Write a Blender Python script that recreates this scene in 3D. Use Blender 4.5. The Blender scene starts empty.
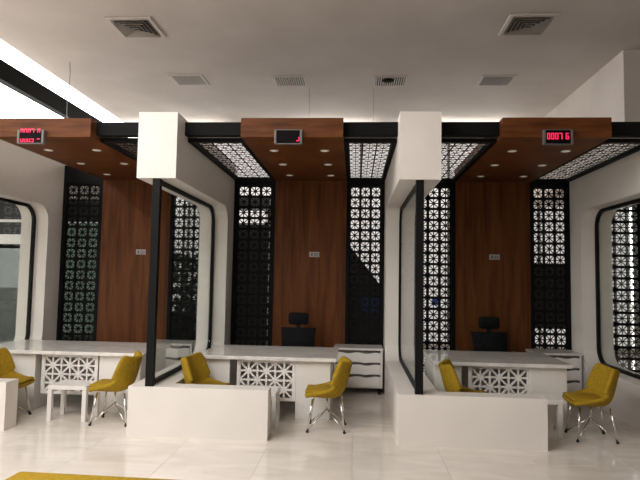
import bpy, bmesh, math, random
from mathutils import Matrix, Vector
random.seed(7)
scene = bpy.context.scene
C = scene.collection

# ------------------------------------------------------------------ camera
F, PITCH, YAW, ROLL, EYE = 545.0, .0676, .0644, .0172, 1.6
fw = Vector((-math.sin(YAW)*math.cos(PITCH), math.cos(YAW)*math.cos(PITCH), math.sin(PITCH)))
rt = Vector((math.cos(YAW), math.sin(YAW), 0)); up = rt.cross(fw)
R_ = rt*math.cos(ROLL) + up*math.sin(ROLL); U_ = -rt*math.sin(ROLL) + up*math.cos(ROLL)
cam = bpy.data.cameras.new('camera'); cam.sensor_width = 36; cam.lens = F/640*36
cam_o = bpy.data.objects.new('camera', cam); C.objects.link(cam_o)
cam_o.matrix_world = Matrix(((R_.x, U_.x, -fw.x, 0), (R_.y, U_.y, -fw.y, 0), (R_.z, U_.z, -fw.z, EYE), (0, 0, 0, 1)))
scene.camera = cam_o

# ------------------------------------------------------------------ world, exposure
SKY = 7.2
w = bpy.data.worlds.new('overcast_sky'); scene.world = w; w.use_nodes = True
bg = w.node_tree.nodes['Background']; bg.inputs[0].default_value = (1.0, .965, .925, 1); bg.inputs[1].default_value = SKY
scene.view_settings.view_transform = 'Standard'; scene.view_settings.look = 'None'
scene.view_settings.exposure = 0.0; scene.view_settings.gamma = 1.0
scene.view_settings.use_curve_mapping = False

def portal(loc, sx, sy, rot):                      # sampling guide at a window opening, emits nothing itself
    l = bpy.data.lights.new('window_portal', 'AREA'); l.shape = 'RECTANGLE'; l.size = sx; l.size_y = sy
    l.cycles.is_portal = True
    o = bpy.data.objects.new('window_portal', l); C.objects.link(o); o.location = loc; o.rotation_euler = rot

# ------------------------------------------------------------------ materials
def mat(name, col, rough=.5, metal=0, spec=.5, coat=0, emit=None, estr=0):
    m = bpy.data.materials.new(name); m.use_nodes = True
    b = m.node_tree.nodes['Principled BSDF']
    b.inputs['Base Color'].default_value = (*col, 1); b.inputs['Roughness'].default_value = rough
    b.inputs['Metallic'].default_value = metal; b.inputs['Specular IOR Level'].default_value = spec
    b.inputs['Coat Weight'].default_value = coat
    if emit: b.inputs['Emission Color'].default_value = (*emit, 1); b.inputs['Emission Strength'].default_value = estr
    return m
def noisy(name, c1, c2, scale=4, rough=.5, stretch=(1, 1, 1), detail=4, bump=0, spec=.5, coat=0, objrand=0, lo=.35, hi=.65, bscale=None, distort=0):
    m = mat(name, c1, rough, spec=spec, coat=coat); nt = m.node_tree; N = nt.nodes; b = N['Principled BSDF']
    tc = N.new('ShaderNodeTexCoord'); mp = N.new('ShaderNodeMapping'); mp.inputs['Scale'].default_value = stretch
    nz = N.new('ShaderNodeTexNoise'); nz.inputs['Scale'].default_value = scale; nz.inputs['Detail'].default_value = detail
    nz.inputs['Distortion'].default_value = distort
    if objrand:
        oi = N.new('ShaderNodeObjectInfo'); ad = N.new('ShaderNodeVectorMath'); ad.operation = 'MULTIPLY_ADD'
        ad.inputs[1].default_value = (objrand,)*3
        nt.links.new(oi.outputs['Random'], ad.inputs[0]); nt.links.new(tc.outputs['Object'], ad.inputs[2])
        nt.links.new(ad.outputs[0], mp.inputs[0])
    else:
        nt.links.new(tc.outputs['Object'], mp.inputs[0])
    nt.links.new(mp.outputs[0], nz.inputs['Vector'])
    cr = N.new('ShaderNodeValToRGB'); cr.color_ramp.elements[0].position = lo; cr.color_ramp.elements[1].position = hi
    cr.color_ramp.elements[0].color = (*c1, 1); cr.color_ramp.elements[1].color = (*c2, 1)
    nt.links.new(nz.outputs[0], cr.inputs[0]); nt.links.new(cr.outputs[0], b.inputs['Base Color'])
    if bump:
        n2 = N.new('ShaderNodeTexNoise'); n2.inputs['Scale'].default_value = bscale or scale*8
        nt.links.new(tc.outputs['Object'], n2.inputs['Vector'])
        bp = N.new('ShaderNodeBump'); bp.inputs['Strength'].default_value = bump; bp.inputs['Distance'].default_value = .01
        nt.links.new(n2.outputs[0], bp.inputs['Height']); nt.links.new(bp.outputs[0], b.inputs['Normal'])
    return m
M = {}
M['plaster'] = noisy('white_plaster', (.56, .515, .475), (.62, .57, .53), 1.2, .75, spec=.25)
M['paint'] = noisy('partition_paint', (.74, .695, .655), (.79, .745, .70), 1.5, .5, spec=.35)
M['marble'] = noisy('polished_marble', (.64, .58, .515), (.80, .745, .685), 1.4, .09, (1, 2.6, 1), 8, spec=.6, objrand=37, lo=.25, hi=.72, distort=1.2)
M['bounce_dark'] = noisy('bounce_cutting_dark', (.10, .09, .08), (.16, .145, .13), 2, .6)  # dark tone put on the unseen walls to cut bounced light
M['roof'] = mat('grey_roof_felt', (.38, .36, .34), .8)
M['grout'] = mat('tile_joint', (.64, .58, .52), .5)
M['wood_v'] = noisy('walnut_upright', (.070, .021, .006), (.165, .056, .016), 3.0, .5, (5, 5, .35), 9, spec=.15, lo=.3, hi=.75, distort=.6)
M['wood_h'] = noisy('walnut_lengthwise', (.070, .021, .006), (.165, .056, .016), 3.0, .5, (.6, .6, 6), 9, spec=.15, lo=.3, hi=.75, distort=.6)
M['black'] = mat('black_powder_coat', (.006, .006, .0065), .6, spec=.1)
M['blackframe'] = mat('black_window_frame', (.008, .0085, .0085), .5, spec=.1)
M['white'] = noisy('white_lacquer', (.78, .75, .72), (.82, .79, .76), 2, .22, spec=.5, coat=.2)
M['deskmarble'] = noisy('white_marble_top', (.62, .59, .56), (.83, .80, .77), 3, .08, (1, 3, 1), 8, spec=.6, lo=.3, hi=.6, distort=1.5)
M['yellow'] = noisy('mustard_fabric', (.30, .185, .010), (.38, .24, .016), 40, .85, bump=.25, bscale=400, spec=.2)
M['chrome'] = mat('chrome', (.75, .74, .72), .15, 1)
M['rubber'] = mat('black_rubber', (.015, .015, .015), .7)
M['blackmesh'] = noisy('black_mesh_fabric', (.006, .006, .007), (.014, .014, .015), 60, .8, spec=.08)
M['blackplastic'] = mat('black_plastic', (.008, .008, .009), .5, spec=.15)
M['grey'] = mat('grey_aluminium', (.13, .125, .12), .5, .3)
M['vent'] = mat('vent_metal', (.58, .54, .49), .5)
M['recess_shade'] = mat('painted_recess_shade', (.09, .083, .075), .8)  # shade of vents and drawer gaps put into the colour
M['led'] = mat('red_led', (.1, .005, .01), .6, emit=(1.0, .02, .10), estr=1.3)
M['ledoff'] = mat('display_glass', (.006, .004, .005), .5, spec=.05)
M['lamp'] = mat('fill_tube', (.9, .9, .9), .4, emit=(1, .96, .90), estr=20.0)  # glow of the added lamps that brighten the rear ceiling
M['lens'] = mat('downlight_lens', (.8, .78, .74), .35, emit=(1, .93, .82), estr=.12)
def blind(name, col):
    m = bpy.data.materials.new(name); m.use_nodes = True; nt = m.node_tree; N = nt.nodes; N.clear()
    o = N.new('ShaderNodeOutputMaterial'); ad = N.new('ShaderNodeAddShader'); t = N.new('ShaderNodeBsdfTranslucent'); d = N.new('ShaderNodeBsdfDiffuse')
    t.inputs[0].default_value = (*col, 1); d.inputs[0].default_value = (.6, .6, .6, 1)
    nt.links.new(t.outputs[0], ad.inputs[0]); nt.links.new(d.outputs[0], ad.inputs[1]); nt.links.new(ad.outputs[0], o.inputs[0]); return m
M['blind'] = blind('white_roller_blind', (.10, .10, .102))
M['darkpanel'] = mat('dark_panel', (.020, .021, .024), .5)
M['green'] = noisy('green_foliage', (.02, .05, .03), (.08, .15, .09), 14, .6)
M['greenglass'] = mat('green_grey_cabinet', (.40, .47, .43), .3)
M['blue'] = mat('blue_board', (.03, .07, .30), .5)
M['wire'] = mat('steel_wire', (.20, .18, .17), .5, .3)
M['plaque'] = mat('plaque_metal', (.38, .36, .34), .5)
M['ink'] = mat('dark_ink', (.05, .05, .055), .6)
def glass(name, tint, refl):
    m = bpy.data.materials.new(name); m.use_nodes = True; nt = m.node_tree; N = nt.nodes; N.clear()
    o = N.new('ShaderNodeOutputMaterial'); mx = N.new('ShaderNodeMixShader'); t = N.new('ShaderNodeBsdfTransparent')
    g = N.new('ShaderNodeBsdfGlossy'); g.inputs['Roughness'].default_value = .0; t.inputs[0].default_value = (*tint, 1)
    lw = N.new('ShaderNodeLayerWeight'); lw.inputs[0].default_value = .5
    pw = N.new('ShaderNodeMath'); pw.operation = 'POWER'; pw.inputs[1].default_value = 5
    ma = N.new('ShaderNodeMath'); ma.operation = 'MULTIPLY_ADD'; ma.inputs[1].default_value = 1-refl; ma.inputs[2].default_value = refl
    nt.links.new(lw.outputs['Facing'], pw.inputs[0]); nt.links.new(pw.outputs[0], ma.inputs[0]); nt.links.new(ma.outputs[0], mx.inputs[0]); nt.links.new(t.outputs[0], mx.inputs[1]); nt.links.new(g.outputs[0], mx.inputs[2])
    nt.links.new(mx.outputs[0], o.inputs[0]); return m
M['glass'] = glass('clear_glass', (.96, .98, .965), .04)
M['darkglass'] = glass('smoked_glass', (.5, .56, .53), .04)

# ------------------------------------------------------------------ mesh helpers
def box(bm, x0, x1, y0, y1, z0, z1, bev=0, mtx=None):
    r = bmesh.ops.create_cube(bm, size=1)
    bmesh.ops.scale(bm, vec=(x1-x0, y1-y0, z1-z0), verts=r['verts'])
    bmesh.ops.translate(bm, vec=((x0+x1)/2, (y0+y1)/2, (z0+z1)/2), verts=r['verts'])
    vs = r['verts']
    if bev:
        es = list({e for v in vs for e in v.link_edges})
        q = bmesh.ops.bevel(bm, geom=es, offset=bev, segments=2, affect='EDGES', profile=.5)
        vs = list({v for f in q['faces'] for v in f.verts} | {v for v in vs if v.is_valid})
    if mtx: bmesh.ops.transform(bm, matrix=mtx, verts=vs)
    return vs
def prism(bm, pts, axis, a, b):
    """extrude a 2D outline along an axis from a to b"""
    def P(u, v, t): return {'x': (t, u, v), 'y': (u, t, v), 'z': (u, v, t)}[axis]
    va = [bm.verts.new(P(u, v, a)) for u, v in pts]; vb = [bm.verts.new(P(u, v, b)) for u, v in pts]
    bm.faces.new(va); bm.faces.new(vb[::-1])
    for i in range(len(pts)):
        j = (i+1) % len(pts); bm.faces.new((va[j], va[i], vb[i], vb[j]))
def tube(bm, pts, r, n=8):
    pts = [Vector(p) for p in pts]; rings = []
    for i, p in enumerate(pts):
        d = (pts[min(i+1, len(pts)-1)] - pts[max(i-1, 0)]).normalized()
        a = d.cross(Vector((0, 0, 1)) if abs(d.z) < .95 else Vector((1, 0, 0))).normalized(); b = d.cross(a)
        rr = r[i] if isinstance(r, (list, tuple)) else r
        rings.append([bm.verts.new(p + a*math.cos(2*math.pi*k/n)*rr + b*math.sin(2*math.pi*k/n)*rr) for k in range(n)])
    for A, B in zip(rings, rings[1:]):
        for k in range(n): bm.faces.new((A[k], A[(k+1) % n], B[(k+1) % n], B[k]))
    bm.faces.new(rings[0][::-1]); bm.faces.new(rings[-1])
def mesh(bm, name, m, smooth=False):
    bmesh.ops.recalc_face_normals(bm, faces=bm.faces[:])
    me = bpy.data.meshes.new(name); bm.to_mesh(me); bm.free(); me.materials.append(m)
    if smooth:
        for p in me.polygons: p.use_smooth = True
    return me
def obj(name, bm, m, parent=None, smooth=False, loc=(0, 0, 0)):
    me = bm if isinstance(bm, bpy.types.Mesh) else mesh(bm, name, m, smooth)
    o = bpy.data.objects.new(name, me); C.objects.link(o); o.location = loc
    if parent: o.parent = parent
    return o
def B(*a, bev=0):
    bm = bmesh.new(); box(bm, *a, bev=bev); return bm
def tag(o, label, cat, group=None):
    o['label'] = label; o['category'] = cat
    if group: o['group'] = group
    return o
def thing(name, label, cat, loc=(0, 0, 0), rz=0, group=None):
    o = bpy.data.objects.new(name, None); C.objects.link(o); o.location = loc; o.rotation_euler = (0, 0, rz)
    return tag(o, label, cat, group)
def struct(name, bm, m, label=None):
    o = obj(name, bm, m); o['kind'] = 'structure'
    if label: o['label'] = label
    return o
def dup(root, label, loc, rz=0):
    r = root.copy(); C.objects.link(r); r['label'] = label; r.location = loc; r.rotation_euler = (0, 0, rz)
    for ch in root.children:
        c = ch.copy(); C.objects.link(c); c.parent = r
        for g in ch.children:
            d = g.copy(); C.objects.link(d); d.parent = c
    return r

# ------------------------------------------------------------------ dimensions
P, T, YF, XP, YB = 2.664, .4065, 5.3725, .432, 8.15
ZB0, ZB1, ZL, LW = 2.576, 3.258, .484, 1.404
XC, WC, YC, ZC0, ZC1 = -1.197, 1.0625, 5.4925, 3.031, 3.2325
ZCEIL = 4.85
XL, XR, YFRONT, YREAR = -8.0, 6.2, -6.0, 12.6

# ------------------------------------------------------------------ floor
TS = .8; TX0, TX1, TY0, TY1 = -6.4, 4.8, 2.6, 8.2
bm = bmesh.new()
box(bm, XL, XR, YFRONT, YREAR, -.2, -.02)
floor = struct('floor', bm, M['grout'], 'polished beige marble tile floor of the hall')
for a in ((XL, XR, YFRONT, TY0-.002), (XL, TX0-.002, TY0, TY1), (TX1+.002, XR, TY0, TY1), (XL, XR, TY1+.002, YREAR)):
    obj('floor_slab', B(a[0], a[1], a[2], a[3], -.02, 0), M['marble'], floor)
g = .0008
tile_me = mesh(B(-TS/2+g, TS/2-g, -TS/2+g, TS/2-g, -.02, 0, bev=.0006), 'tile', M['marble'])
for i in range(round((TX1-TX0)/TS)):
    for j in range(round((TY1-TY0)/TS)):
        o = obj('tile', tile_me, None, floor, loc=(TX0+(i+.5)*TS, TY0+(j+.5)*TS, 0))

# ------------------------------------------------------------------ room shell
SKX0, SKX1, SKY0, SKY1 = -4.8, -1.3, -2.0, 3.5         # roof light over the front of the hall
bm = bmesh.new()
for a in ((-5.0, XR, YFRONT, SKY0), (-5.0, SKX0, SKY0, SKY1), (SKX1, XR, SKY0, SKY1), (-5.0, XR, SKY1, YREAR)): box(bm, *a, ZCEIL, ZCEIL+.2)
struct('ceiling', bm, M['plaster'], 'high plain plaster ceiling of the hall')
portal(((SKX0+SKX1)/2, (SKY0+SKY1)/2, ZCEIL+.01), SKX1-SKX0, SKY1-SKY0, (0, 0, 0))
struct('trim_1', B(-5.06, -4.94, YFRONT, YREAR, 4.27, 4.54), M['black'], 'black beam running along the left clerestory')
struct('trim_2', B(-5.08, -4.92, YFRONT, YREAR, 3.27, 3.40), M['plaster'], 'white sill under the left clerestory')
for i, y in enumerate((-5.9, -2.5, .9, 4.3, 11.0)):
    struct('trim_%d' % (3+i), B(-5.05, -4.95, y-.05, y+.05, 3.40, 4.27), M['black'])
struct('ceiling_side', B(XL, -5.08, YFRONT, YREAR, 3.27, 3.40), M['roof'], 'lower ceiling left of the booths')
struct('trim_30', B(XP-2*P, XP-2*P+T, YF+.3, YB, ZB1+.001, ZB1+.14), M['plaster'])
struct('wall_right', B(XR, XR+.2, YFRONT, YREAR, 0, ZCEIL), M['bounce_dark'])
struct('wall_upper_right', B(3.72, XR, 7.7, YREAR, 3.27, ZCEIL), M['plaster'], 'upper wall standing over the right end of the booths')
bm = bmesh.new(); box(bm, XL, XR, YREAR, YREAR+.2, 0, .12); box(bm, XL, XR, YREAR, YREAR+.2, 4.75, ZCEIL)
struct('wall_rear', bm, M['plaster'])
win = bpy.data.objects.new('window_1', None); C.objects.link(win); win['kind'] = 'structure'; win['label'] = 'bright rear glazing with white blinds behind the lattice screens'
for i in range(7):
    xa = XL+(XR-XL)*i/7; xb = XL+(XR-XL)*(i+1)/7
    vv = bmesh.new(); vv.faces.new([vv.verts.new(p) for p in ((xa, YREAR+.1, .12), (xb, YREAR+.1, .12), (xb, YREAR+.1, 4.75), (xa, YREAR+.1, 4.75))])
    obj('roller_blind', vv, M['blind'], win)
    if i: obj('mullion', B(xa-.025, xa+.025, YREAR+.02, YREAR+.09, .12, 4.75), M['grey'], win)
struct('ground', B(-45, 45, -45, 50, -.4, -.25), mat('outside_paving', (.30, .29, .27), .8), 'paved ground outside the hall')
bm = bmesh.new()
box(bm, -6.0, XR, YFRONT-.2, YFRONT, 0, ZCEIL); box(bm, XL, -6.0, YFRONT-.2, YFRONT, 2.6, ZCEIL)
struct('wall_front', bm, M['bounce_dark'])
bm = bmesh.new()
box(bm, XL-.2, XL, 5.3, YREAR, 0, 3.4); box(bm, XL-.2, XL, YFRONT, 5.3, 2.9, 3.4); box(bm, XL-.2, XL, YFRONT, 2.6, 0, 2.9)
struct('wall_left', bm, M['plaster'])
portal((-7.0, YFRONT-.01, 1.3), 2.0, 2.6, (math.pi/2, 0, 0))
portal((XL-.01, 3.95, 1.45), 2.9, 2.7, (0, -math.pi/2, 0))
portal((-5.0, 3.3, 4.1), 1.45, 18.6, (0, -math.pi/2, 0))

# ------------------------------------------------------------------ partitions with glazed openings
YW, RC = 7.68, .24
def arc(cy, cz, r, a0, a1, n=8): return [(cy+r*math.cos(a0+(a1-a0)*i/n), cz+r*math.sin(a0+(a1-a0)*i/n)) for i in range(n+1)]
def opening(d, y0):
    """outline of the opening inset by d: straight at the front, rounded at the back"""
    r = RC-d
    return [(y0, ZL+d)] + arc(YW-RC, ZL+RC, r, -math.pi/2, 0) + arc(YW-RC, ZB0-RC, r, 0, math.pi/2) + [(y0, ZB0-d)]
plabels = {-2: 'white partition at the far left edge beside the brown-walled booth', -1: 'white glazed partition between the left and middle booths',
           0: 'white glazed partition between the middle and right booths', 1: 'white partition with rounded window at the right edge'}
bm = bmesh.new(); prism(bm, [(YB, 0), (YB, ZB1), (YF, ZB1), (YF, ZB0)] + opening(0, YF)[::-1][1:-1] + [(YF, ZL), (YF, 0)], 'x', 0, T)
wall_me = mesh(bm, 'wall_frame', M['paint'])
bm = bmesh.new(); box(bm, T, LW, YF, YF+.2, 0, ZL); low_me = mesh(bm, 'low_wall', M['paint'])
def ring(bm, o, i, x0, x1):
    n = len(o)
    vo0 = [bm.verts.new((x0, *p)) for p in o]; vo1 = [bm.verts.new((x1, *p)) for p in o]
    vi0 = [bm.verts.new((x0, *p)) for p in i]; vi1 = [bm.verts.new((x1, *p)) for p in i]
    for k in range(n):
        j = (k+1) % n
        bm.faces.new((vo0[k], vo0[j], vi0[j], vi0[k])); bm.faces.new((vo1[j], vo1[k], vi1[k], vi1[j]))
        bm.faces.new((vo0[j], vo0[k], vo1[k], vo1[j])); bm.faces.new((vi0[k], vi0[j], vi1[j], vi1[k]))
XM = T/2
bm = bmesh.new(); ring(bm, opening(.003, YF+.015), opening(.045, YF+.075), XM-.021, XM+.021); frame_me = mesh(bm, 'window_frame', M['blackframe'])
post_me = mesh(B(XM-.038, XM+.038, YF+.012, YF+.078, ZL+.002, ZB0-.002), 'post', M['blackframe'])
bm = bmesh.new(); prism(bm, opening(.046, YF+.076), 'x', XM-.005, XM+.005); pane_me = mesh(bm, 'glass_pane', M['glass'])
for k in (-2, -1, 0, 1):
    t = thing('booth_partition', plabels[k], 'partition', (XP+k*P, 0, 0), 0, 'partitions between the booths')
    obj('wall_frame', wall_me, None, t); obj('window_frame', frame_me, None, t); obj('glass_pane', pane_me, None, t); obj('post', post_me, None, t)
    if k < 1: obj('low_wall', low_me, None, t)

# ------------------------------------------------------------------ lattice mesh
def star_lattice(bm, u0, v0, nu, nv, s, bar, spoke, th, axis, w):
    """grid of square cells, each with an eight-armed star; axis = thickness direction, w = its position"""
    def put(cu, cv, lu, lv, ang, t2):
        c, s_ = math.cos(ang), math.sin(ang)
        vs = []
        for dt in (-t2/2, t2/2):
            for a, b_ in ((-lu/2, -lv/2), (lu/2, -lv/2), (lu/2, lv/2), (-lu/2, lv/2)):
                u, v = cu+a*c-b_*s_, cv+a*s_+b_*c
                vs.append(bm.verts.new((u, w+dt, v) if axis == 'y' else (u, v, w+dt)))
        A, D = vs[:4], vs[4:]
        bm.faces.new(A[::-1]); bm.faces.new(D)
        for i in range(4): bm.faces.new((A[i], A[(i+1) % 4], D[(i+1) % 4], D[i]))
    for i in range(nu+1): put(u0+i*s, v0+nv*s/2, bar, nv*s+bar, 0, th)
    for j in range(nv+1): put(u0+nu*s/2, v0+j*s, nu*s+bar, bar, 0, th*.96)
    for i in range(nu):
        put(u0+(i+.5)*s, v0+nv*s/2, spoke, nv*s, 0, th*.9)
        for j in range(nv):
            cu, cv = u0+(i+.5)*s, v0+(j+.5)*s
            put(cu, cv, s*1.33, spoke, math.pi/4, th*.85); put(cu, cv, s*1.33, spoke, -math.pi/4, th*.82)
            put(cu, cv, spoke*2.6, spoke*2.6, math.pi/8, th*.93)
    for j in range(nv): put(u0+nu*s/2, v0+(j+.5)*s, nu*s, spoke, 0, th*.88)

# ------------------------------------------------------------------ booth back walls, canopies, screens
SW = (P-T-WC)/2                                     # width of a screen
S = .163
def frame_bars(bm, x0, x1, v0, v1, fx, f0, f1, axis, a, b):
    def bx(u0, u1, w0, w1):
        if axis == 'y': box(bm, u0, u1, a, b, w0, w1)
        else: box(bm, u0, u1, w0, w1, a, b)
    bx(x0, x0+fx, v0, v1); bx(x1-fx, x1, v0, v1); bx(x0+fx, x1-fx, v0, v0+f0); bx(x0+fx, x1-fx, v1-f1, v1)
SWc = SW-.002
fx = (SWc-3*S)/2
NV = 18; LV0 = ZC0-.075-NV*S
bm = bmesh.new(); frame_bars(bm, 0, SWc, 0, ZC0+.004, fx, LV0, .075, 'y', YB-.10, YB-.02); sframe_me = mesh(bm, 'screen_frame', M['black'])
bm = bmesh.new(); star_lattice(bm, fx, LV0, 3, NV, S, .040, .014, .008, 'y', YB-.06); slat_me = mesh(bm, 'lattice', M['black'])
CY0, CY1 = YC+.23, YB-.02
NVC = int((CY1-CY0-.12)/S)
bm = bmesh.new(); frame_bars(bm, 0, SWc, CY0, CY1, fx, .04, CY1-CY0-.04-NVC*S, 'z', ZC0+.005, ZC0+.05); cframe_me = mesh(bm, 'lattice_frame', M['black'])
bm = bmesh.new(); star_lattice(bm, fx, CY0+.04, 3, 10, S, .020, .010, .003, 'z', ZC0+.03)
bmesh.ops.scale(bm, vec=(1, NVC/10, 1), space=Matrix.Translation((0, -CY0-.04, 0)), verts=bm.verts[:]); clat_me = mesh(bm, 'lattice', M['black'])
bname = {-1: 'left', 0: 'middle', 1: 'right'}
canlab = {-1: 'long walnut canopy with a two-row red display, at the left', 0: 'walnut canopy over the middle booth with a nearly blank display',
          1: 'dark walnut canopy over the right booth'}
panlab = {-1: 'bright walnut wall panel behind the left desk', 0: 'walnut wall panel behind the middle desk and black chair',
          1: 'darkest walnut wall panel behind the right desk'}
sidename = ('left', 'right')
wpan_me = mesh(B(0, WC, YB-.10, YB, 0, ZC0-.002), 'wood_panel', M['wood_v'])
can_me = mesh(B(0, WC, YC, YB, ZC0, ZC1, bev=.003), 'canopy_slab', M['wood_h'])
# recessed downlight
bm = bmesh.new(); bmesh.ops.create_cone(bm, cap_ends=True, segments=20, radius1=.052, radius2=.052, depth=.004); trim_me = mesh(bm, 'downlight_ring', M['vent'])
bm = bmesh.new(); bmesh.ops.create_cone(bm, cap_ends=True, segments=20, radius1=.040, radius2=.040, depth=.004); lens_me = mesh(bm, 'lens', M['lens'])
nt_ = 8
for k in (-1, 0, 1, 2):
    x0 = XC + k*P; lo = XP+(k-1)*P+T; hi = XP+k*P
    if k < 2:
        c = thing('wooden_canopy', canlab[k], 'canopy', (x0, 0, 0), 0, 'wooden canopies over the booths')
        obj('canopy_slab', can_me, None, c)
        for dx in (.26, .84):
            for dy in (.60, 1.36, 2.11):
                d = obj('downlight', trim_me, None, c, loc=(dx, YC+dy, ZC0-.0022)); obj('lens', lens_me, None, d, loc=(0, 0, -.0015))
    pl = obj('wood_panel', wpan_me, None, loc=(x0, 0, 0))
    tag(pl, panlab.get(k, 'walnut wall panel seen through the rounded window at right'), 'wall panel', 'walnut panels behind the desks')
    for s in (0, 1):
        if k == 2 and s == 1: continue
        xs = lo+.001 if s == 0 else x0+WC+.001
        wd = (x0-lo if s == 0 else hi-x0-WC)
        sx = (wd-.002)/SWc
        if k < 2:
            lab = 'tall black star lattice screen %s of the %s walnut wall panel' % (sidename[s], bname[k])
        else: lab = 'black star lattice screen seen through the rounded window at right'
        t = thing('lattice_screen', lab, 'screen', (xs, 0, 0), 0, 'black lattice screens'); t.scale.x = sx
        obj('screen_frame', sframe_me, None, t); obj('lattice', slat_me, None, t)
        if k == -1 and s == 0:
            obj('header', B(0, SWc, YB-.10, YB-.02, ZC0+.005, ZB1-.01), M['black'], t)
        elif k < 2:
            t = thing('ceiling_lattice', 'horizontal black lattice overhead, %s of the %s walnut canopy' % (sidename[s], bname[k]), 'screen', (xs, 0, 0), 0, 'lattice panels between canopies and partitions')
            t.scale.x = sx
            obj('lattice_frame', cframe_me, None, t); obj('lattice', clat_me, None, t)
        if k < 2:
            struct('trim_%d' % nt_, B(xs, xs+wd-.002, YC+.12, YC+.225, 3.082, 3.222), M['black'], 'black header beam %s of the %s canopy' % (sidename[s], bname[k])); nt_ += 1
# bay beyond the left partition: smoked glass door in a black frame
dl = XP-3*P+T; dr = XP-2*P
t = thing('glass_door', 'dark glazed door seen through the window at the left edge', 'door', (dr-1.25, YB-.1, 0))
bm = bmesh.new(); frame_bars(bm, 0, 1.24, 0, 2.02, .06, .08, .06, 'y', 0, .06); obj('door_frame', bm, M['black'], t)
obj('door_pane', B(.062, 1.178, .025, .035, .082, 1.958), M['darkglass'], t)
obj('door_leaf', B(.062, 1.178, .044, .058, .082, 1.958), mat('dark_green_grey', (.07, .082, .077), .5), t)
obj('top_rail', B(0, 1.24, -.02, .06, 2.022, 2.17), M['white'], t)
obj('dim_room_panel', B(0, 1.24, .02, .06, 2.172, 3.0), M['darkpanel'], t)  # dark panel painted in for the dim room above the door
obj('light_strip', B(.5, 1.24, -.03, .019, 2.36, 2.40), M['white'], t)
struct('wall_side', B(XL, dr-1.25, YB-.1, YB, 0, 3.26), M['plaster'])

# ------------------------------------------------------------------ LED displays
SEG = {'a': (0, 2, 1, 2), 'b': (1, 1, 1, 2), 'c': (1, 0, 1, 1), 'd': (0, 0, 1, 0), 'e': (0, 0, 0, 1), 'f': (0, 1, 0, 2), 'g': (0, 1, 1, 1)}
DIG = {'0': 'abcdef', '1': 'bc', '2': 'abged', '3': 'abgcd', '4': 'fgbc', '5': 'afgcd', '6': 'afgedc', '7': 'abc', '8': 'abcdefg'}
def digit(bm, segs, x, z, wd, h, th):
    for s in segs:
        a, b, c, d = SEG[s]
        X0, Z0, X1, Z1 = x+a*wd, z+b*h/2, x+c*wd, z+d*h/2
        box(bm, min(X0, X1)-th/2, max(X0, X1)+th/2, -.0035, .0, min(Z0, Z1)-th/2, max(Z0, Z1)+th/2)
def display(x, z, rows, label):
    t = thing('led_display', label, 'display', (x, YC, z), 0, 'red number displays on the canopies')
    obj('housing', B(-.13, .13, -.045, -.002, -.07, .07, bev=.004), M['ledoff'], t)
    for s in (-1, 1): obj('end_cap', B(s*.132-.012, s*.132+.012, -.05, -.002, -.074, .074, bev=.004), M['grey'], t)
    for zz in (-.072, .072): obj('edge_rail', B(-.12, .12, -.049, -.002, zz-.004, zz+.004), M['grey'], t)
    for zz, items, h in rows:
        for xx, sg in items:
            b2 = bmesh.new(); digit(b2, sg, xx, zz, .022, h, .0085); o = obj('digit', b2, M['led'], t, loc=(0, -.046, 0))
dx4 = (-.105, -.066, -.027, .012)
display(-3.425, 3.022, [(.012, [(dx4[0], 'abf'), (dx4[1], 'abf'), (dx4[2], 'abf'), (dx4[3], 'ab'), (.078, 'abf')], .07),
                       (-.056, [(dx4[0], 'cde'), (dx4[1], 'cde'), (dx4[2], 'cde'), (dx4[3], 'cdg'), (.078, 'g')], .06)], 'two-row red digit display on the left walnut canopy')
display(-.695, 3.022, [(-.042, [(.088, 'cd')], .07)], 'nearly blank red display on the middle walnut canopy')
display(1.994, 3.022, [(-.02, [(dx4[0], DIG['0']), (dx4[1], DIG['0']), (dx4[2], DIG['0']), (dx4[3], DIG['7']), (.075, DIG['6'])], .055)], 'single-row red digit display on the right walnut canopy')

# ------------------------------------------------------------------ number plaques on the wood panels
for x, z, lb in ((-3.23, 1.93, 'small plaque on the left walnut wall panel'), (-.60, 1.93, 'small plaque on the middle walnut wall panel'), (2.02, 1.93, 'small plaque on the right walnut wall panel')):
    t = thing('number_plaque', lb, 'plaque', (x, YB-.10, z), 0, 'plaques on the walnut panels')
    obj('plate', B(-.075, .075, -.008, -.001, -.038, .038, bev=.002), M['plaque'], t)
    bm = bmesh.new()
    prism(bm, [(-.058, -.012), (-.032, .024), (-.026, .024), (-.026, -.012)], 'y', -.0105, -.0078); box(bm, -.034, -.026, -.0106, -.0079, -.026, -.008)
    obj('numeral', bm, M['ink'], t)
    for zz in (.012, -.006, -.022): obj('text_line', B(-.008, .062, -.0100, -.0078, zz-.004, zz+.004), M['grey'], t)

# ------------------------------------------------------------------ ceiling vents and hanging wires
def diffuser(x, y, label):
    t = thing('ceiling_diffuser', label, 'vent', (x, y, ZCEIL), 0, 'square ceiling diffusers')
    obj('cavity_shade', B(-.24, .24, -.23, .23, -.006, -.001), M['recess_shade'], t)  # dark plate stands in for the shade inside the diffuser
    bm = bmesh.new(); frame_bars(bm, -.30, .30, -.29, .29, .05, .05, .05, 'z', -.022, -.001); obj('frame', bm, M['vent'], t)
    for i in range(5):
        s = .245-.046*i; z0 = -.010-.006*i
        bm = bmesh.new()
        for q in range(4):
            rot = Matrix.Rotation(q*math.pi/2, 4, 'Z')
            a, b_ = s, s-.030
            vs = [bm.verts.new(rot @ Vector(p)) for p in ((-a, -a, z0-.016), (a, -a, z0-.016), (b_, -b_, z0+.012), (-b_, -b_, z0+.012))]
            bm.faces.new(vs)
        r = bmesh.ops.solidify(bm, geom=bm.faces[:], thickness=.003)
        obj('blade_ring', bm, M['vent'], t, loc=(0, 0, -.004))
    return t
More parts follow.
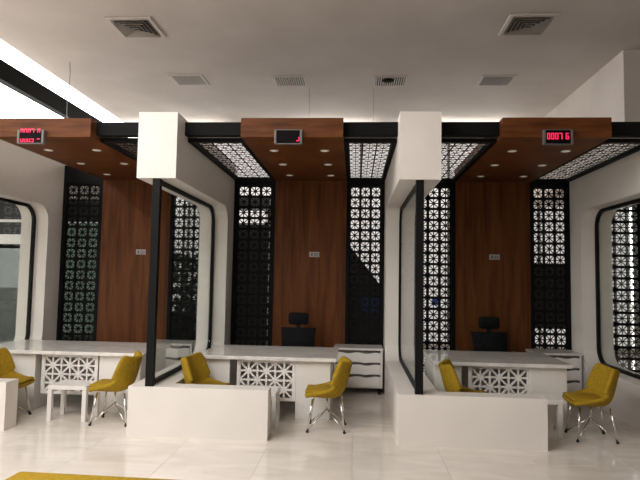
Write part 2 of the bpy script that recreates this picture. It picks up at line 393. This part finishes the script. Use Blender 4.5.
diffuser(-2.92, 6.82, 'square louvred ceiling diffuser at upper left')
diffuser(2.16, 6.88, 'square louvred ceiling diffuser at upper right')
def grille(x, y, label, lift=False):
    t = thing('ceiling_grille', label, 'vent', (x, y, ZCEIL), 0, 'small ceiling grilles in a row')
    obj('cavity_shade', B(-.24, .24, -.20, .20, -.006, -.001), M['recess_shade'], t)  # dark plate stands in for the shade behind the slats
    bm = bmesh.new(); frame_bars(bm, -.275, .275, -.24, .24, .035, .035, .035, 'z', -.016, -.001); obj('frame', bm, M['vent'], t)
    for i in range(13):
        xx = -.22+.0367*i
        bm = bmesh.new(); box(bm, -.004, .004, -.204, .204, -.018, .004); bmesh.ops.rotate(bm, verts=bm.verts[:], matrix=Matrix.Rotation(.6, 3, 'Y'))
        obj('slat', bm, M['vent'], t, loc=(xx, 0, -.008))
    if lift:
        bm = bmesh.new(); bmesh.ops.create_uvsphere(bm, u_segments=16, v_segments=8, radius=.085); bmesh.ops.scale(bm, vec=(1.2, 1, .35), verts=bm.verts[:])
        obj('sensor', bm, M['black'], t, True, (-.04, -.10, -.028))
grille(-2.80, 8.75, 'ceiling grille farthest left in the row of four')
grille(-1.12, 8.83, 'ceiling grille second from the left in the row of four')
grille(.545, 8.86, 'ceiling grille with a dark round spot, third in the row', True)
grille(2.26, 8.86, 'ceiling grille farthest right in the row of four')
for x, y, z0, lb in ((-4.43, 7.95, 3.27, 'thin wire hanging down to the left walnut canopy'),
                     (-.825, 9.2, 3.0, 'thin wire hanging above the middle canopy'), (.276, 9.2, 3.0, 'thin wire hanging beside the white partition top')):
    bm = bmesh.new(); n = 10
    tube(bm, [(x+.012*math.sin(i*1.1), y, ZCEIL-.001-(ZCEIL-z0)*i/n) for i in range(n+1)], .006 if x < -4 else .0025, 6)
    tag(obj('hanging_wire', bm, M['wire'], smooth=True), lb, 'wire', 'wires hanging from the ceiling')

# ------------------------------------------------------------------ desks
DZ, DY0, DY1 = .69, 6.17, 7.15
def desk(x0, x1, label, lp, mp, rp):
    t = thing('reception_desk', label, 'desk', (0, 0, 0), 0, 'white desks with lattice fronts')
    obj('desktop', B(x0, x1, DY0, DY1, DZ-.04, DZ, bev=.004), M['deskmarble'], t)
    obj('pedestal', B(lp[0], lp[1], DY0+.06, DY1-.08, 0, DZ-.042, bev=.003), M['white'], t)
    obj('pedestal', B(rp[0], rp[1], DY0+.06, DY1-.08, 0, DZ-.042, bev=.003), M['white'], t)
    s = .205; mx = (mp[0]+mp[1])/2; w3 = 1.5*s; zt = DZ-.045
    bm = bmesh.new(); zb = zt-.022-2*s
    frame_bars(bm, mx-w3-.03, mx+w3+.03, zb-.022, zt, .03, .022, .022, 'y', DY0+.07, DY0+.10)
    p = obj('modesty_panel', bm, M['white'], t)
    bm = bmesh.new(); star_lattice(bm, mx-w3, zb, 3, 2, s, .022, .021, .022, 'y', DY0+.085); obj('lattice', bm, M['white'], p)
    obj('back_board', B(lp[1]+.002, rp[0]-.002, DY1-.14, DY1-.12, .12, DZ-.042), M['white'], t)
    return t
desk(-4.46, -2.40, 'white desk with star lattice front in the left booth', (-4.44, -3.71), (-3.62, -2.98), (-2.94, -2.45))
desk(-1.79, -.19, 'white desk with star lattice front in the middle booth', (-1.77, -1.41), (-1.30, -.68), (-.65, -.26))
desk(.88, 2.38, 'white desk with star lattice front in the right booth', (.90, 1.20), (1.305, 1.925), (1.95, 2.34))

# ------------------------------------------------------------------ drawer cabinets against the back wall
def wavy(bm, x0, x1, z0, z1, y0, y1, amp=.008, n=24):
    top = [(x0+(x1-x0)*i/n, z1+amp*math.sin(i/n*math.pi*5)) for i in range(n+1)]
    bot = [(x0+(x1-x0)*i/n, z0+amp*math.sin(i/n*math.pi*5+.5)) for i in range(n+1)]
    prism(bm, top+bot[::-1], 'y', y0, y1)
def cabinet(x0, x1, label):
    t = thing('drawer_cabinet', label, 'cabinet', ((x0+x1)/2, 7.6, 0), 0, 'white drawer cabinets beside the desks')
    w = (x1-x0)/2
    obj('body', B(-w, w, .025, .43, .09, .60), M['white'], t)
    obj('top_board', B(-w-.006, w+.006, 0, .435, .602, .63, bev=.003), M['deskmarble'], t)
    for i in range(3):
        z0 = .115+i*.162
        bm = bmesh.new(); wavy(bm, -w+.01, w-.03, z0, z0+.125, .003, .024); obj('drawer_front', bm, M['white'], t)
        obj('gap_shade', B(-w+.012, w-.032, .0225, .0255, z0+.110, z0+.158), M['recess_shade'], t)  # dark strip paints the shade in the recess between drawers
    for sx in (-1, 1):
        for yy in (.06, .40): obj('leg', B(sx*(w-.04)-.018, sx*(w-.04)+.018, yy-.018, yy+.018, 0, .089), M['black'], t)
cabinet(-2.93, -2.27, 'white drawer cabinet seen through glass, right of the left desk')
cabinet(-.27, .40, 'white three-drawer cabinet right of the middle desk')
cabinet(2.45, 3.06, 'white drawer cabinet mostly hidden right of the right desk')

# ------------------------------------------------------------------ small side tables
def side_table(x0, x1, y0, y1, label):
    t = thing('side_table', label, 'table', ((x0+x1)/2, (y0+y1)/2, 0), 0, 'small white side tables'); w = (x1-x0)/2; d = (y1-y0)/2
    obj('tabletop', B(-w, w, -d, d, .335, .38, bev=.003), M['white'], t)
    lg = mesh(B(-.0225, .0225, -.0225, .0225, 0, .334), 'leg', M['white'])
    for sx in (-1, 1):
        for sy in (-1, 1): obj('leg', lg, None, t, loc=(sx*(w-.0225), sy*(d-.0225), 0))
side_table(-3.30, -2.87, 5.80, 6.12, 'small white side table in front of the left desk')
side_table(-1.28, -.81, 5.80, 6.12, 'small white side table behind the middle low wall')
side_table(1.68, 2.14, 5.82, 6.14, 'small white side table behind the right low wall')

# ------------------------------------------------------------------ mustard visitor chairs
def make_chair(label):
    t = thing('visitor_chair', label, 'chair', group='mustard visitor chairs')
    prof = [(.225, .375), (.20, .392), (.13, .392), (.05, .385), (-.03, .378), (-.09, .380), (-.135, .402), (-.162, .450), (-.180, .52), (-.197, .59), (-.213, .65), (-.224, .69), (-.232, .715)]
    wing = [0, .012, .030, .055, .082, .108, .128, .138, .130, .120, .111, .102, .092]
    half = [.185, .20, .212, .218, .222, .225, .226, .225, .222, .216, .208, .196, .178]
    bm = bmesh.new(); rows = []
    n = len(prof); NT = 10
    for i in range(n):
        a = Vector(prof[max(i-1, 0)]); b = Vector(prof[min(i+1, n-1)]); d = (b-a).normalized(); nx, nz = d.y, -d.x
        if nx*0.5+nz < 0 and i < 6: nx, nz = -nx, -nz
        nrm = Vector((abs(d.y), 0, abs(d.x)))
        row = []
        for j in range(NT+1):
            u = -1+2*j/NT; k = max(0, (abs(u)-.25)/.75)**1.9
            row.append(bm.verts.new(Vector((prof[i][0], u*half[i], prof[i][1])) + nrm*wing[i]*k))
        rows.append(row)
    for A, D in zip(rows, rows[1:]):
        for j in range(NT): bm.faces.new((A[j], A[j+1], D[j+1], D[j]))
    sh = obj('shell', bm, M['yellow'], t, True)
    # make the outer side the underside/back
    so = sh.modifiers.new('thickness', 'SOLIDIFY'); so.thickness = .05; so.offset = -1
    if sh.data.polygons[10].normal.z < 0: so.offset = 1
    ss = sh.modifiers.new('smooth', 'SUBSURF'); ss.levels = 2; ss.render_levels = 2
    bm = bmesh.new(); box(bm, -.11, .215, -.165, .165, .392, .425, bev=.016)
    obj('seat_cushion', bm, M['yellow'], t, True)
    fx_, fy_ = .19, .17
    hub = (-.01, 0, .20)
    bm = bmesh.new(); tube(bm, [(-.01, 0, .326), hub], .010, 10); obj('centre_post', bm, M['chrome'], t, True)
    for sx in (-1, 1):
        for sy in (-1, 1):
            bm = bmesh.new(); tube(bm, [(sx*.145-.01, sy*.125, .332), (sx*fx_-.01, sy*fy_, .012)], .0095, 10); l = obj('leg', bm, M['chrome'], t, True)
            bm = bmesh.new(); tube(bm, [(sx*fx_-.01, sy*fy_, .0), (sx*fx_-.01, sy*fy_, .018)], .015, 12); obj('foot_cap', bm, M['rubber'], l, True)
            bm = bmesh.new(); tube(bm, [(hub[0]+sx*.006, sy*.006, hub[2]), (sx*(fx_-.006)-.01, sy*(fy_-.006), .022)], .0065, 8); obj('brace', bm, M['chrome'], t, True)
    return t
PI = math.pi
ch = make_chair('mustard chair facing left at the middle desk')
ch.location = (-.285, 5.885, 0); ch.rotation_euler.z = PI
dup(ch, 'mustard chair at the right edge facing left', (2.43, 5.88, 0), PI-.04)
dup(ch, 'mustard chair facing left beside the left side table', (-2.585, 5.86, 0), PI+.05)
dup(ch, 'mustard chair at the far left edge facing right', (-3.80, 5.86, 0), .03)
dup(ch, 'mustard chair behind the middle low wall facing right', (-1.575, 5.87, 0), -.12)
dup(ch, 'mustard chair behind the right low wall facing right', (1.17, 5.87, 0), -.12)

# ------------------------------------------------------------------ black office chairs
def make_office(label):
    t = thing('office_chair', label, 'chair', group='black office chairs')       # faces -Y, towards the visitors
    bm = bmesh.new()
    rows = []
    for i in range(7):
        z = .50+.36*i/6; hw = .19+.03*i/6; y = .20+.05*math.sin(i/6*PI)*-1+.04*i/6
        rows.append([bm.verts.new((hw*u, y-.045*(u*u-1)*-1, z)) for u in (-1, -.66, -.33, 0, .33, .66, 1)])
    for A, D in zip(rows, rows[1:]):
        for j in range(6): bm.faces.new((A[j], A[j+1], D[j+1], D[j]))
    b = obj('backrest', bm, M['blackmesh'], t, True); s = b.modifiers.new('t', 'SOLIDIFY'); s.thickness = .035; v = b.modifiers.new('b', 'BEVEL'); v.width = .008; v.segments = 2
    bm = bmesh.new(); box(bm, -.125, .125, .19, .245, .895, 1.055, bev=.035); obj('headrest', bm, M['blackmesh'], t, True)
    bm = bmesh.new(); box(bm, -.025, .025, .225, .25, .80, .93); obj('headrest_stem', bm, M['blackplastic'], t)
    bm = bmesh.new(); box(bm, -.23, .23, -.23, .22, .40, .475, bev=.03); obj('seat', bm, M['blackmesh'], t, True)
    bm = bmesh.new(); box(bm, -.03, .03, .18, .26, .36, .56, bev=.01); obj('back_bracket', bm, M['blackplastic'], t)
    bm = bmesh.new(); tube(bm, [(0, 0, .10), (0, 0, .40)], .028, 12); obj('gas_lift', bm, M['blackplastic'], t, True)
    for s in (-1, 1):
        bm = bmesh.new(); tube(bm, [(s*.22, .04, .43), (s*.265, .04, .45), (s*.265, .04, .60)], .014); a = obj('arm_post', bm, M['blackplastic'], t, True)
        bm = bmesh.new(); box(bm, s*.265-.035, s*.265+.035, -.11, .13, .60, .625, bev=.01); obj('arm_pad', bm, M['blackplastic'], t, True)
    for i in range(5):
        a = i*2*PI/5+.3
        bm = bmesh.new(); tube(bm, [(0, 0, .115), (.29*math.cos(a), .29*math.sin(a), .075)], [.026, .016], 8); l = obj('base_spoke', bm, M['blackplastic'], t, True)
        bm = bmesh.new(); px, py = .285*math.cos(a), .285*math.sin(a)
        tube(bm, [(px-.02*math.sin(a), py+.02*math.cos(a), .03), (px+.02*math.sin(a), py-.02*math.cos(a), .03)], .03, 12); obj('caster', bm, M['rubber'], l, True)
    return t
oc = make_office('black high-back office chair behind the middle desk'); oc.location = (-.775, 7.42, 0); oc.scale = (1.13, 1.05, 1.04)
dup(oc, 'black high-back office chair behind the right desk', (1.855, 7.42, 0), .04)

# ------------------------------------------------------------------ mustard bench in the foreground
t = thing('bench', 'long mustard bench cut off by the bottom edge', 'bench', (-1.29, 2.93, 0), -.028)
bm = bmesh.new(); box(bm, -.70, .72, -.27, .27, .12, .425, bev=.035); obj('upholstery', bm, M['yellow'], t, True)
for sx in (-.6, .6):
    for sy in (-.2, .2): obj('leg', B(sx-.02, sx+.02, sy-.02, sy+.02, 0, .119), M['chrome'], t)

# ------------------------------------------------------------------ back office behind the screens: invented shapes, added lamps
for x, y, lb in ((-3.9, 11.4, 'unseen tube lamp added above the back room behind the left booth'), (-.7, 11.4, 'unseen tube lamp added above the back room behind the middle booth'), (2.2, 11.4, 'unseen tube lamp added above the back room behind the right booth')):  # hidden lamps, added and placed to brighten the rear ceiling
    t = thing('hidden_fill_lamp', lb, 'lamp', (x, y, 4.60), 0, 'unseen tube lamps added to brighten the rear ceiling')
    obj('lamp_body', B(-1.1, 1.1, -.02, .02, -.035, .09), M['vent'], t)
    for s in (-.055, .055):
        bm = bmesh.new(); tube(bm, [(-1.08, s, 0), (1.08, s, 0)], .025, 8); obj('fill_tube', bm, M['lamp'], t, True)
    for sx in (-.8, .8):
        bm = bmesh.new(); tube(bm, [(sx, 0, .09), (sx, 0, ZCEIL-4.60)], .003, 6); obj('hanger', bm, M['wire'], t)
def block(name, a, m, label, cat):
    t = thing(name, label, cat, (0, 0, 0))
    obj('body', B(*a), M[m], t)
    n = max(2, round((a[1]-a[0])/.45))
    for i in range(n):
        w = (a[1]-a[0])/n; obj('door', B(a[0]+i*w+.006, a[0]+(i+1)*w-.006, a[2]-.02, a[2]-.001, a[4]+.03, a[5]-.02), M[m], t)
    return t
t = thing('standin_glass', 'invented green tinted glass screen behind the leftmost lattice screen', 'screen', (-5.4, 9.4, 0))  # invented screen, tinted to give the grey-green tone behind the lattice
M['tint'] = glass('green_tinted_glass', (.40, .47, .43), .04)
for i in range(2):
    obj('pane', B(.03+i*.62, .61+i*.62, .02, .03, .06, 2.5), M['tint'], t)
for i in range(3): obj('post', B(i*.62, i*.62+.028, 0, .05, 0, 2.92), M['darkpanel'], t)
obj('top_panel', B(.03, 1.23, .005, .045, 2.51, 2.92), M['darkpanel'], t)
block('standin_cabinet', (-2.2, -1.50, 9.4, 9.8, 0, 2.50), 'darkpanel', 'invented dark cabinet behind the lattice screen left of the middle panel', 'cabinet')  # invented dark block, darkens the lower rows behind the lattice
cab = [o for o in C.objects if o.name == 'standin_cabinet'][0]
obj('dark_bar', B(-2.2, -1.50, 9.4, 9.8, 2.78, 2.97), M['darkpanel'], cab)  # added dark bar, darkens a single row of the lattice
for xx in (-2.19, -1.56): obj('bar_post', B(xx, xx+.05, 9.55, 9.6, 2.50, 2.78), M['darkpanel'], cab)
t = thing('standin_planter', 'invented green plant box behind the lattice screen right of the left panel', 'planter', (-2.75, 9.6, 0))  # invented planting, made to match the green and dark tones there
obj('planter_box', B(-.5, .5, -.2, .2, 0, .95), M['darkpanel'], t)
bm = bmesh.new(); rnd = random.Random(3)
for i in range(500):
    p = Vector((rnd.uniform(-.48, .48), rnd.uniform(-.2, .2), .95+rnd.random()*1.0)); q = Matrix.Rotation(rnd.random()*6.28, 3, 'Z') @ Matrix.Rotation(rnd.uniform(-1, 1), 3, 'X')
    bm.faces.new([bm.verts.new(p+q @ Vector(c)) for c in ((-.05, 0, 0), (0, .02, .05), (.06, 0, 0), (0, .02, -.05))])
lf = obj('foliage', bm, M['green'], t); lf['kind'] = 'stuff'
t = thing('standin_stairs', 'invented dark sloping staircase behind the lattice screen right of the middle panel', 'standin_stairs', (0, 9.5, 0))  # invented slope, shaped to give the dark diagonal behind the lattice
bm = bmesh.new(); prism(bm, [(-1.35, 3.75), (-1.35, 0), (1.12, 0), (1.12, .62)], 'y', 0, .06); obj('side_panel', bm, M['darkpanel'], t)
for i in range(14):
    xx = -1.3+i*.17; obj('step', B(xx, xx+.2, .062, 1.0, 3.4-i*.215-.04, 3.4-i*.215), M['darkpanel'], t)
t = thing('standin_board', 'invented dark board behind the lattice screen right of the right panel', 'board', (3.4, 9.6, 0))  # invented board, sized to give the dark middle band there
obj('panel', B(-.5, .5, 0, .05, .80, 1.90), M['darkpanel'], t)
for s in (-.45, .45): obj('post', B(s-.03, s+.03, .052, .10, 0, 1.85), M['black'], t)
tag(obj('blue_poster', B(.13, .50, 9.47, 9.495, 1.0, 1.28), M['blue']), 'blue poster on the dark staircase side behind the lattice', 'poster')
tag(obj('blue_sign', B(1.76, 1.96, YREAR-.02, YREAR+.018, 1.0, 1.16), M['blue']), 'small blue sign on the bright wall behind the right lattice', 'sign')
